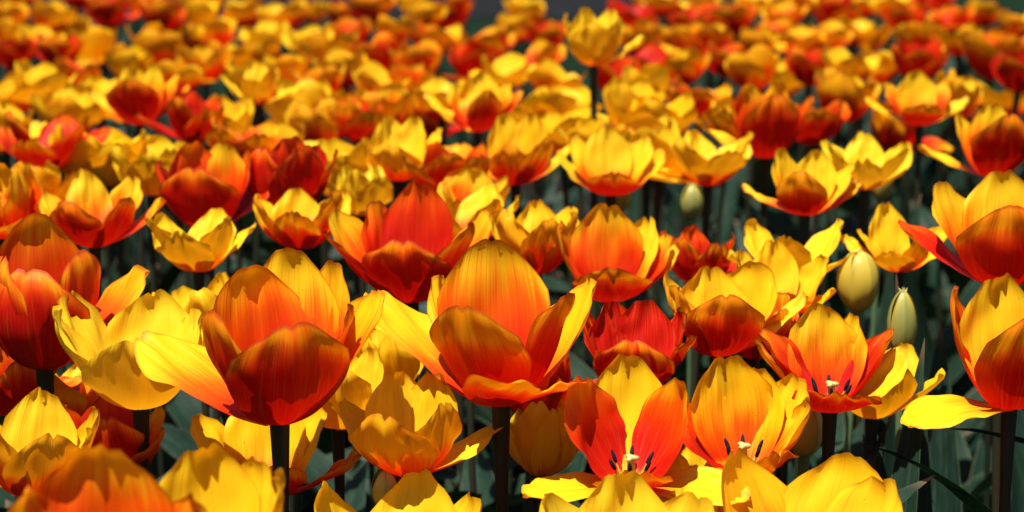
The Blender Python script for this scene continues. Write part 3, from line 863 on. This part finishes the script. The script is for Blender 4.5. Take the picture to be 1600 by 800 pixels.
for i, (cx, cy, w, red) in enumerate(ROWS):
    t = plane_t(cy, 0.235) * brng.uniform(.97, 1.03)
    size = w * t / FPX
    kind = brng.choice(('half', 'half', 'half', 'open', 'open') if red < .8 else ('half', 'half', 'open'))
    L = max(.054, min(.082, size * {'half': .76, 'open': .66}[kind] * 1.13))
    if red > .27:
        red = red * .9 + .20
    plant(cx, cy + 0.42 * L * FPX / t, t, L, red, '', kind=kind, lod=1 if t < 2.2 else 2, leaves=4 if t < 2.6 else 2,
          tone=brng.uniform(.1, .5), tilt=(brng.uniform(-12, 12), brng.uniform(-4, 10)), W=L * .84)
# --- fillers: the rest of the carpet, kept only where some of the bloom shows --------------------------------
def covered(px, py, r, t, step=(0.0, .45, .8)):
    hid = tot = 0
    for q in step:
        for j in range(1 if q == 0 else 8):
            x, y = px + r * q * math.cos(j * .785), py + r * q * math.sin(j * .785)
            tot += 1
            if any(d['t'] < t and (x - d['px']) ** 2 + (y - d['py']) ** 2 < (d['r'] * .85) ** 2 for d in TULIPS):
                hid += 1
    return hid / tot


frng = random.Random(11)
GAPS = [(865, 1000, -60, 112), (480, 565, -60, 14), (735, 805, -60, 12), (1465, 1640, -60, 34), (1000, 1560, 255, 900)]
nfill = 0
for _ in range(4000):
    if nfill >= 48:
        break
    cx, cy = frng.uniform(-20, 1620), frng.uniform(-38, 340) if frng.random() < .6 else frng.uniform(-38, 60)
    if cy > 215 and cx > 620:
        continue
    if any(a < cx < b and c < cy < d for a, b, c, d in GAPS):
        continue
    t = plane_t(cy, 0.26) * frng.uniform(.99, 1.05)
    L = frng.uniform(.052, .068)
    r = .55 * L * FPX / t
    h = at(cx, cy, t)
    if any((h[0] - d['head'][0]) ** 2 + (h[1] - d['head'][1]) ** 2 < .052 ** 2 for d in TULIPS):
        continue
    if covered(cx, cy, r, t) > .62:
        continue
    # never in front of a tulip that is plainly seen
    if any(t < d['t'] and math.hypot(cx - d['px'], cy - d['py']) < (r + d['r']) * .62 for d in TULIPS):
        continue
    red = frng.choice((.1, .2, .3, .45, .6, .85)) if cx < 700 else frng.choice((.25, .4, .5, .65, .8, 1.0))
    plant(cx, cy + 0.42 * L * FPX / t, t, L, red, '', kind=frng.choice(('cup', 'half', 'half', 'open', 'open', 'wide')), lod=1 if t < 2.2 else 2,
          leaves=4 if t < 2.6 else 2, tone=frng.uniform(.1, .5), tilt=(frng.uniform(-12, 12), frng.uniform(-4, 12)), W=L * .78)
    nfill += 1
# --- labels of the blurred rows: by their colour and by the tulip one can pick out that they stand next to -----
MARKS = {928: 'the tall lone yellow tulip', 325: 'the heart rimmed red cup', 443: 'the slender dark red cup', 218: 'the golden hearted red cup',
         75: 'the wide red tulip at the side edge', 405: 'the small golden tulip on its own', 622: 'the winged yellow tulip',
         806: 'the tulip with long pointing petal', 955: 'the yellow tulip with red lip', 1195: 'the tall orange red cup', 1436: 'the tulip with outstretched side petals',
         1550: 'the red one with drooping yellow petal', 745: 'the tulip with bright round inner petal', 1105: 'the yellow one over the green bud',
         148: 'the ragged red and yellow tulip', 300: 'the leaning red tulip', 1350: 'the yellow one above the pointed leaf', 565: 'the pale yellow tulip'}


def colour_word(r):
    return 'yellow' if r < .24 else 'golden' if r < .42 else 'orange yellow' if r < .56 else 'orange' if r < .72 else 'orange red' if r < .9 else 'red'


ORD = ['', 'second ', 'third ', 'fourth ', 'fifth ', 'sixth ', 'seventh ', 'eighth ', 'ninth ', 'tenth ']
marks = [(MARKS[int(d['root'].get('bx', -1))], d) for d in TULIPS if d['label'] and int(d['root'].get('bx', -1)) in MARKS]
pools = {}
for d in TULIPS:
    if d['label']:
        continue
    name, m = min(marks, key=lambda q: math.hypot(q[1]['px'] - d['px'], 1.4 * (q[1]['py'] - d['py'])))
    dx, dy = d['px'] - m['px'], d['py'] - m['py']
    if abs(dx) > 1.6 * abs(dy):
        side = 'right of' if dx > 0 else 'left of'
    else:
        side = ('above' if dy < 0 else 'below') + (' right of' if dx > 18 else ' left of' if dx < -18 else '')
    pools.setdefault((colour_word(d['red']), side, name), []).append((math.hypot(dx, dy), d))
for (cw, side, name), lst in pools.items():
    lst.sort(key=lambda q: q[0])
    for i, (_, d) in enumerate(lst):
        if len(lst) == 1:
            d['root']['label'] = '%s tulip %s %s' % (cw, side, name)
        else:
            d['root']['label'] = '%s nearest %s tulip %s %s' % (ORD[min(i, 9)].strip(), cw, side, name) if i else 'nearest %s tulip %s %s' % (cw, side, name)
for d in TULIPS:
    if 'bx' in d['root']:
        del d['root']['bx']
print('tulips', len(TULIPS), 'objects', len(bpy.data.objects))
